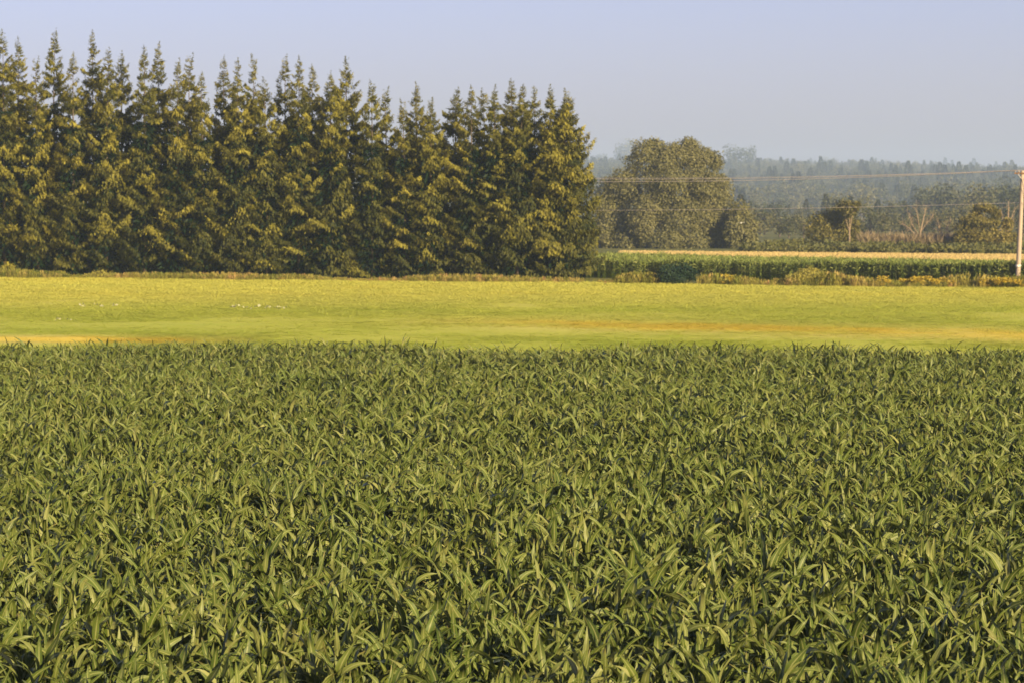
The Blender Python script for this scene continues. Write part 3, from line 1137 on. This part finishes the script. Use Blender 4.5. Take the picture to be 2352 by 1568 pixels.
def clump_variants(n, leaf, seeds, sx=1.0, sz=1.0):
    out = []
    for s in seeds:
        r = np.random.default_rng(s)
        lobes = [(r.uniform(-.6, .6) * sx, r.uniform(-.6, .6) * sx, r.uniform(.3, .8) * sz, r.uniform(.5, .8) * sx, r.uniform(.5, .8) * sx, r.uniform(.4, .6) * sz) for _ in range(4)]
        V, F, ti = blob_foliage(r, lobes, n, leaf, .1, .5)
        out.append(dict(V=V, F=F, fm=[0], attrs={'tint': ti}))
    return out


# bramble thicket behind the wheat
NBR = 900
bx = rng.uniform(38, 120, NBR)
by = wheat_far(bx) + rng.uniform(2, 42, NBR)
kb = bx < .183 * by + 5
bx, by = bx[kb], by[kb]
sb = rng.uniform(.9, 1.7, len(bx)) * (1 + .25 * smooth_noise(bx, by, 6, 51))
scatter('bramble_thicket', clump_variants(260, .30, (81, 82, 83)), np.stack([bx, by, 0 * bx - .1], 1), np.column_stack([0 * bx, 0 * bx, rng.uniform(0, 6.28, len(bx))]),
        np.column_stack([sb, sb, sb * 1.05]), rng.integers(0, 3, len(bx)), 0 * bx, [M['bramble']], 'low green bramble thicket along the far side of the straw coloured strip', 'thicket')
# tan dry brush round the bare trees
NDB = 260
a0, a1 = at_y(1985, 560, 490)[0], at_y(2200, 560, 490)[0]
bx = rng.uniform(a0, a1 + 8, NDB)
by = rng.uniform(488, 508, NDB)


def brush(seed):
    r = np.random.default_rng(seed)
    n = 130
    a = r.uniform(0, 6.28, n)
    D = unit(np.column_stack([np.cos(a) * .5, np.sin(a) * .5, r.uniform(.5, 1.1, n)]))
    P = np.column_stack([np.cos(a) * .4, np.sin(a) * .4, r.uniform(0, .9, n)])
    V, F = rhombs(P, D, unit(np.cross(D, rand_dirs(r, n))), r.uniform(.5, 1.3, n), .05 + .05 * r.random(n))
    return dict(V=V, F=[F], fm=[0], attrs={'tint': np.repeat(r.random(n), 4)})


sb = rng.uniform(1.1, 2.0, NDB)
scatter('dry_brush', [brush(91), brush(92), brush(93)], np.stack([bx, by, 0 * bx], 1), np.column_stack([rng.normal(0, .1, (NDB, 2)), rng.uniform(0, 6.28, NDB)]),
        sb, rng.integers(0, 3, NDB), 0 * bx, [M['drybrush']], 'tan leafless brush tangled round the bare trees', 'brush')

# ------------------------------------------------------------------ wheat
NW = 26000
wx = rng.uniform(17, 110, NW)
f = rng.random(NW)
wy = wheat_near(wx) * (1 - f) + (wheat_far(wx) - .5) * f
kw = (np.abs(wx) < .183 * wy + 5)
wx, wy = wx[kw], wy[kw]
WT = [tuft(26, .82, .40, .035, .18, 140 + i, True) for i in range(3)]
scatter('wheat', WT, np.stack([wx, wy, .02 + 0 * wx], 1), np.column_stack([rng.normal(0, .04, (len(wx), 2)), rng.uniform(0, 6.28, len(wx))]), rng.uniform(.92, 1.08, len(wx)),
        rng.integers(0, 3, len(wx)), 0 * wx, [M['wheat']], 'narrow straw coloured strip of ripe grain beyond the far corn', 'grain')

# ------------------------------------------------------------------ weeds along the meadow's far edge
NWE = 5200
ex = rng.uniform(-62, 62, NWE)
ey = meadow_far(ex) + rng.normal(0.6, 1.3, NWE)
ke = (smooth_noise(ex, ey, 3.5, 61) + .35 * rng.random(NWE) > -.25) & (np.abs(ex / ey * FPX + 1176 - 1552) > 38)
ex, ey = ex[ke], ey[ke]
ne = len(ex)
hE = rng.uniform(.55, 1.05, ne) * (1.15 + .5 * smooth_noise(ex, 0 * ex, 3.0, 62)) * np.where(ex > 10, 1.0, .72)
te = np.clip(.30 + .22 * smooth_noise(ex, ey, 4, 63) + rng.normal(0, .14, ne) + .25 * (rng.random(ne) < .16), 0, 1)
WE = [tuft(18, 1.0, .38, .045, .30, 160 + i, i % 2 == 0) for i in range(4)]
scatter('edge_weeds', WE, np.stack([ex, ey, 0 * ex], 1), np.column_stack([rng.normal(0, .1, (ne, 2)), rng.uniform(0, 6.28, ne)]),
        np.column_stack([hE * 1.1, hE * 1.1, hE]), rng.integers(0, 4, ne), te, [M['weed']], 'ragged tall weeds and dry grass heads along the foot of the trees', 'weeds')


# yellow ragwort
def flower_variant(seed, n=60, h=.9):
    r = np.random.default_rng(seed)
    a = r.uniform(0, 6.28, n)
    P = np.column_stack([.35 * np.cos(a) * r.random(n), .35 * np.sin(a) * r.random(n), h * r.uniform(.7, 1.05, n)])
    D = unit(np.column_stack([np.cos(a), np.sin(a), r.uniform(-.2, .8, n)]))
    V, F = rhombs(P, D, unit(np.cross(D, rand_dirs(r, n))), .14 + .08 * r.random(n), .11 + 0 * a)
    return dict(V=V, F=[F], fm=[0], attrs={'tint': np.repeat(r.random(n), 4)})


fx, fy = [], []
for px0, px1, n, py in ((2095, 2180, 30, 652), (2250, 2330, 34, 650), (1960, 2010, 6, 648), (2030, 2070, 8, 652), (1655, 1690, 8, 642), (1590, 1610, 3, 640)):
    for _ in range(n):
        p = on_z(rng.uniform(px0, px1), py + rng.normal(0, 1.2), .6)
        fx.append(p[0])
        fy.append(meadow_far(p[0]) + rng.normal(0.4, 1.8))
fx, fy = np.array(fx), np.array(fy)
scatter('ragwort', [flower_variant(171), flower_variant(172)], np.stack([fx, fy, 0 * fx], 1), np.column_stack([0 * fx, 0 * fx, rng.uniform(0, 6.28, len(fx))]),
        rng.uniform(.5, 1.15, len(fx)), rng.integers(0, 2, len(fx)), 0 * fx, [M['flower']], 'yellow flowering ragwort in front of the far corn', 'flowers')
# small white flowers in the meadow
qx, qy = [], []
for px0, px1, py, n in ((190, 285, 702, 7), (510, 670, 707, 12), (110, 170, 734, 2)):
    for _ in range(n):
        p = on_z(rng.normal((px0 + px1) / 2, (px1 - px0) / 4), py + rng.normal(0, .8), .35)
        qx.append(p[0])
        qy.append(p[1])
qx, qy = np.array(qx), np.array(qy)
scatter('white_flowers', [flower_variant(181, 3, .36), flower_variant(182, 4, .36)], np.stack([qx, qy, 0 * qx], 1), np.column_stack([0 * qx, 0 * qx, rng.uniform(0, 6.28, len(qx))]),
        rng.uniform(.8, 1.2, len(qx)), rng.integers(0, 2, len(qx)), 0 * qx, [M['whiteflower']], 'thin drifts of small white flowers in the meadow', 'flowers')


def shrub(name, px, D, items, n, leaf, mat, label, seed):
    c = at_y(px, 640, D)
    return broad_tree(name, (c[0], D, 0), lobes_px(px, D, items), n, leaf, mat, M['far_bark'], label, 'shrub', r0=.06, seed=seed, trunk_h=.8)


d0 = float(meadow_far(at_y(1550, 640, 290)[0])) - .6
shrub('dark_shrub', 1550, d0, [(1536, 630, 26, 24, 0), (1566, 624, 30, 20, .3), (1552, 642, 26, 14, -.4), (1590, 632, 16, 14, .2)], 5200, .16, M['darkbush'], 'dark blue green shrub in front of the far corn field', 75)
d1 = float(meadow_far(at_y(1850, 640, 280)[0])) + .5
shrub('yellow_shrub', 1850, d1, [(1858, 632, 34, 16, 0), (1830, 640, 30, 12, -.3), (1890, 642, 28, 10, -.3), (1862, 622, 16, 8, 0)], 3600, .15, M['yellowbush'], 'yellow green shrub mound at the meadow edge before the far corn', 76)
d1 = float(meadow_far(at_y(1440, 640, 290)[0])) + .5
shrub('low_yellow_shrub', 1490, d1, [(1492, 634, 20, 8, 0), (1465, 637, 18, 7, 0), (1508, 638, 14, 7, 0)], 1200, .14, M['yellowbush'], 'low straw green weed mound between the last conifer and the dark shrub', 77)
d1 = float(meadow_far(at_y(1690, 640, 290)[0])) + .3
shrub('goldenrod_mound', 1672, d1, [(1670, 642, 24, 6, 0), (1690, 643, 18, 6, 0)], 900, .14, M['yellowbush'], 'golden weed mound just beyond the dark shrub', 78)
d1 = float(meadow_far(at_y(235, 640, 290)[0])) - .3
shrub('grassy_mound', 232, d1, [(232, 630, 26, 8, 0), (258, 633, 22, 7, 0), (205, 634, 18, 6, 0)], 1300, .14, M['yellowbush'], 'sunny yellow green weed mound under the far conifers', 79)

# ------------------------------------------------------------------ utility pole and wires
DP = 276
pb = at_y(2337, 662, DP)
pt = at_y(2349, 392, DP)
pole = empty('utility_pole', (pb[0], DP, 0))
tag(pole, 'weathered pale utility pole leaning slightly beside the far corn', 'pole')
dx = pt[0] - pb[0]
HP = pt[2]
zz = np.linspace(-.3, HP, 9)
V, a, b = tube(np.column_stack([dx * zz / HP, 0 * zz, zz]), .245 - .06 * zz / HP, 14)
link('pole', mk_mesh('pole', V, [a, b], [M['pole']], True), pole)
zb = at_y(2337, 612, DP)[2]
for nm, z0, z1, rr in (('band', zb - .14, zb + .14, .225),):
    V, a, b = tube(np.array([(dx * z0 / HP, 0, z0), (dx * z1 / HP, 0, z1)]), [rr + .045, rr + .045], 14)
    link(nm, mk_mesh(nm, V, [a, b], [M['band']], True), pole)
V, F = box((dx - .0, -.20, HP - .28), (1.7, .11, .14))
link('crossarm', mk_mesh('crossarm', V, F, [M['crossarm']]), pole)
for s in (-1, 1):
    V, a, b = tube([(dx + .5 * s, -.27, HP - .36), (dx + .04 * s, -.2, HP - .95)], [.025, .025], 5)
    link('brace', mk_mesh('brace', V, [a, b], [M['band']], True), pole)
ins = []
for s in (-.75, -.4, .75):
    V, a, b = tube([(dx + s, -.2, HP - .21), (dx + s, -.2, HP - .15), (dx + s, -.2, HP - .08), (dx + s, -.2, HP - .02)], [.05, .075, .06, .035], 8)
    link('insulator', mk_mesh('insulator', V, [a, b], [M['insul']], True), pole)
    ins.append(np.array([pb[0] + dx + s, DP - .2, HP - .0]))


def wire(name, A, B, sag, rad, label):
    n = 60
    t = np.linspace(0, 1, n)
    P = np.outer(1 - t, A) + np.outer(t, B)
    P[:, 2] -= sag * 4 * t * (1 - t)
    t2 = np.linspace(0, 1, 24)[1:]
    P2 = A + np.outer(t2, (A - B) * .8)              # the next span, leaving the view
    P2[:, 2] = A[2] - sag * 4 * t2 * (1 - t2) * .64
    P = np.vstack([P[::-1], P2])
    V, a, b = tube(P, [rad] * len(P), 5)
    o = link(name, mk_mesh(name, V, [a, b], [M['wire']], True))
    tag(o, label, 'wire', 'wires on the utility pole')


# the line runs on behind the windbreak, and beyond the pole out of view
for k, (A, pyl, sag, lab) in enumerate(((ins[0], 401, .70, 'upper of the two close wires crossing before the round tree'), (ins[1], 409, .75, 'lower of the two close wires crossing before the round tree'))):
    B = at_y(900 + 30 * k, pyl, 338)
    wire('power_wire', A, B, sag, .025, lab)
B = at_y(900, 402, 339)
wire('power_wire', ins[2], B, .55, .014, 'thin wire from the outer end of the crossarm')
A = np.array([pb[0] + dx * .8, DP - .22, at_y(2343, 466, DP)[2]])
B = at_y(920, 480, 338)
wire('phone_wire', A, B, .42, .018, 'lone lower wire strung well below the crossarm wires')

# a white bird gliding in front of the willow
bp = at_y(1702, 513, 505)
bird = empty('bird', tuple(bp), R(12))
tag(bird, 'small white bird gliding in front of the low olive tree', 'bird')
V, a, b = tube([(-.26, 0, 0), (-.16, 0, .03), (0, 0, .03), (.16, 0, .0), (.30, 0, -.02)], [.03, .07, .09, .06, .015], 8)
link('body', mk_mesh('body', V, [a, b], [M['white']], True), bird)
for s in (-1, 1):
    pts = np.array([(-.10, .06 * s, .05), (.10, .06 * s, .05), (-.02, .34 * s, .13), (.12, .36 * s, .13), (.10, .72 * s, .10), (.16, .70 * s, .10)])
    Vw = np.vstack([pts, pts - np.array([0, 0, .02])])
    Fw = [(0, 1, 3, 2), (2, 3, 5, 4), (7, 6, 8, 9), (9, 8, 10, 11), (0, 2, 8, 6), (2, 4, 10, 8), (1, 7, 9, 3), (3, 9, 11, 5), (4, 5, 11, 10), (0, 6, 7, 1)]
    link('wing', mk_mesh('wing', Vw, [np.array(Fw)], [M['white']]), bird)
bird.rotation_euler = (0, R(8), R(70))

# ------------------------------------------------------------------ distant woods
def far_variant(kind, seed):
    r = np.random.default_rng(seed)
    if kind == 'c':       # conifer, unit height 1
        n = 620
        h = r.random(n) ** .8
        rad = .17 * (1 - h) ** .8 * r.uniform(.35, 1.15, n) + .008
        a = r.uniform(0, 6.28, n)
        P = np.column_stack([rad * np.cos(a), rad * np.sin(a), .04 + .94 * h])
        D = unit(np.column_stack([np.cos(a), np.sin(a), r.uniform(-.9, .1, n)]))
        V, F = rhombs(P, D, unit(np.cross(D, rand_dirs(r, n))), .05 + .05 * r.random(n) * (1.1 - h), .035 + 0 * h)
        tV, tq, tt = tube([(0, 0, 0), (0, 0, .5), (0, 0, .97)], [.018, .012, .003], 5)
    else:
        lobes = [(r.uniform(-.22, .22), r.uniform(-.22, .22), r.uniform(.35, .82), r.uniform(.14, .26), r.uniform(.14, .26), r.uniform(.13, .24)) for _ in range(8)]
        lobes += [(r.uniform(-.2, .2), r.uniform(-.2, .2), .2, .2, .2, .2) for _ in range(2)]
        V, Fl, ti = blob_foliage(r, lobes, 900, .065, .25, .5)
        F = Fl[0]
        tV, tq, tt = tube([(0, 0, 0), (0, 0, .4), (.02, 0, .7)], [.03, .022, .008], 5)
    nf = len(V)
    tint = np.repeat(r.random(nf // 4), 4)
    V2, F2 = join([(V, [F]), (tV, [tq, tt])])
    fm = []
    for f in F2:
        pass
    return dict(V=V2, F=[F, tq + nf, tt + nf], fm=[0, 1, 1], attrs={'tint': np.concatenate([tint, np.zeros(len(tV))])})


FC = [far_variant('c', 200 + i) for i in range(3)]
FB = [far_variant('b', 210 + i) for i in range(4)]


def far_mesh(v, mat):
    fm = np.concatenate([np.full(len(f), m) for f, m in zip(v['F'], v['fm'])])
    return mk_mesh('far_tree', v['V'], v['F'], [mat, M['far_bark']], False, fm, {'tint': ('FLOAT', v['attrs']['tint'])})


FCM = [far_mesh(v, M['far_conifer']) for v in FC]
FBM = [far_mesh(v, M['far_leaf']) for v in FB]


def far_tree(kind, px, py_top, D, label, group, wide=1.0, seed=None):
    D = D * 2.1 if D > 2000 else D * 1.45 if D > 1300 else D
    p = at_y(px, py_top, D)
    z0 = float(hill_z(p[0], D))
    H = max(3.0, p[2] - z0)
    r = np.random.default_rng(int(px * 7 + D))
    me = FCM[r.integers(len(FCM))] if kind == 'c' else FBM[r.integers(len(FBM))]
    o = link('far_conifer' if kind == 'c' else 'far_tree', me, None, (p[0], D, z0 - .2))
    s = H * (1.0 if kind == 'c' else 1.02)
    o.scale = (s * wide, s * wide, s)
    o.rotation_euler = (0, 0, r.uniform(0, 6.28))
    tag(o, label, 'tree', group)
    return o


# skyline trees that can be told apart
for px, py, D, kind, wide, lab in (
        (1385, 348, 3500, 'b', 1.3, 'hazy blue crown peeping out right beside the last conifer'),
        (1447, 322, 3300, 'b', 1.2, 'tall hazy blue crown rising behind the round tree, windbreak side'),
        (1425, 340, 3350, 'b', 1.1, 'lower hazy blue crown hugging the tall one behind the round tree'),
        (1692, 333, 2140, 'b', 1.15, 'high rounded hazy crown standing clear of the ridge beside the round tree'),
        (1724, 336, 2170, 'b', .8, 'slimmer hazy crown joined to the high rounded one on the ridge'),
        (1898, 356, 3900, 'b', 1.6, 'broad dome of a hazy tree on the middle of the ridge'),
        (2171, 361, 3600, 'c', 1.0, 'taller of two neighbouring hazy spires on the ridge'),
        (2187, 366, 3650, 'c', .9, 'shorter of two neighbouring hazy spires on the ridge'),
        (2237, 362, 3600, 'c', 1.0, 'lone hazy spire on the ridge between the twin spires and the pole'),
        (2272, 375, 3500, 'c', 1.1, 'small hazy spire on the ridge next before the pole'),
        (2288, 370, 3700, 'c', .8, 'thin hazy spire rising behind the small one near the pole'),
        (2312, 372, 3700, 'c', .8, 'thin hazy spire on the ridge close to the pole top'),
        (2328, 374, 3650, 'c', .8, 'last thin hazy spire on the ridge before the pole top'),
        (2011, 362, 3700, 'c', 1.0, 'single hazy spire on the ridge above the bare trees'),
        (1862, 362, 3600, 'c', .9, 'thin hazy spire beside the broad dome on the ridge'),
        (1747, 362, 2400, 'c', 1.5, 'dark hazy conifer just below the ridge by the slim crown'),
        (1775, 372, 2350, 'c', 1.0, 'narrow hazy conifer just below the ridge'),
        (2075, 374, 2300, 'c', 1.6, 'stout grey green conifer below the ridge above the bare trees'),
        (2030, 380, 2300, 'c', 1.6, 'ragged grey green conifer below the ridge over the spindly tree'),
        (2222, 395, 2100, 'c', 1.2, 'small dark hazy conifer on the slope over the layered bush')):
    far_tree(kind, px, py, D, lab, 'hazy trees on the ridge', wide)

# nearer hazy trees on the valley floor, individually placed
midrows = []
for px in np.arange(1700, 2420, 19):
    midrows.append((px + rng.uniform(-8, 8), 455 - 50 * max(0, (px - 1980)) / 370 + rng.uniform(-14, 18), rng.uniform(1050, 1290), 'b' if rng.random() < .8 else 'c', rng.uniform(.9, 1.35)))
for px in np.arange(1690, 2420, 17):
    midrows.append((px + rng.uniform(-8, 8), 428 - 18 * max(0, (px - 2050)) / 300 + rng.uniform(-12, 14), rng.uniform(1350, 1700), 'b' if rng.random() < .7 else 'c', rng.uniform(.9, 1.3)))
for px in np.arange(1720, 2420, 22):
    midrows.append((px + rng.uniform(-8, 8), 482 - 16 * max(0, (px - 2000)) / 300 + rng.uniform(-12, 18), rng.uniform(700, 820), 'b', rng.uniform(.9, 1.4)))
MID = {'b': 'hazy leafy tree in the %s row of the woods between the thicket and the ridge', 'c': 'hazy conifer in the %s row of the woods between the thicket and the ridge'}
for px, py, D, kind, wide in midrows:
    row = 'nearest' if D < 900 else 'middle' if D < 1300 else 'farthest'
    far_tree(kind, px, py, D, MID[kind] % row, ('leafy trees' if kind == 'b' else 'conifers') + ' in the %s row of the valley woods' % row, wide)

# the wood on the hill: reads as one mass
NF = 14000
fy_ = 2750 + 6100 * rng.random(NF) ** .85
fx_ = rng.uniform(-.09, .24, NF) * fy_ + rng.uniform(-60, 60, NF)
fz_ = hill_z(fx_, fy_)
kind = rng.random(NF) < .24 + .25 * smooth_noise(fx_, fy_, 500, 71)
pick = np.where(kind, rng.integers(0, 3, NF), 3 + rng.integers(0, 4, NF))
sF = np.where(kind, rng.uniform(14, 27, NF), rng.uniform(11, 21, NF))
cl_ = 1 + .45 * smooth_noise(fx_, fy_, 80, 72) + .36 * smooth_noise(fx_, fy_, 190, 73)
sF = sF * np.clip(cl_, .45, 1.3)
wd = rng.uniform(.95, 1.45, NF)
variants = []
for v in FC:
    variants.append(dict(v, fm=[0, 2, 2]))
for v in FB:
    variants.append(dict(v, fm=[1, 2, 2]))
scatter('hill_forest', variants, np.stack([fx_, fy_, fz_ - .3], 1), np.column_stack([0 * fx_, 0 * fx_, rng.uniform(0, 6.28, NF)]), np.column_stack([sF * wd, sF * wd, sF]),
        pick, 0 * fx_, [M['far_conifer'], M['far_leaf'], M['far_bark']], 'hazy blue wooded hill along the skyline', 'forest')

# small white farmhouse high on the hill, half hidden by the last conifer
hp = at_y(1379, 374, 6300)
house = empty('white_house', (hp[0], 6300, float(hill_z(hp[0], 6300))), R(20))
tag(house, 'tiny white house on the hazy hill beside the last conifer', 'house')
hz0 = hp[2] - float(hill_z(hp[0], 6300))
V, F = box((0, 0, hz0 / 2), (11, 7, hz0 + 6))
link('wall', mk_mesh('wall', V, F, [M['housewall']]), house)
zt = hz0 / 2 + (hz0 + 6) / 2
V = np.array([(-5.8, -3.9, zt), (5.8, -3.9, zt), (5.8, 3.9, zt), (-5.8, 3.9, zt), (-5.8, 0, zt + 1.8), (5.8, 0, zt + 1.8)])
link('roof', mk_mesh('roof', V, [np.array([(0, 1, 5, 4), (2, 3, 4, 5), (0, 3, 2, 1)]), np.array([(0, 4, 3), (1, 2, 5)])], [M['roof']]), house)
for s in (-1.8, 1.8):
    V, F = box((s, -3.53, zt - 1.6), (1.1, .08, 1.3))
    link('window', mk_mesh('window', V, F, [M['glass']]), house)

# ------------------------------------------------------------------ haze
HZ = 200.0
V, F = box((0, 4900, (HZ - 1.5) / 2), (2 * XL + 40, 10100, HZ + 1.5))
t = NT('haze')
pv_ = t.n('ShaderNodeVolumePrincipled')
pv_.inputs['Color'].default_value = (0.59, 0.75, 1.0, 1)
pv_.inputs['Density'].default_value = 0.00014
pv_.inputs['Anisotropy'].default_value = 0.1
try:
    pv_.inputs['Density Attribute'].default_value = ''
except Exception:
    pass
t.l(pv_.outputs[0], t.out.inputs['Volume'])
hz = link('haze', mk_mesh('haze', V, F, [t.m]))
tag(hz, kind='stuff')
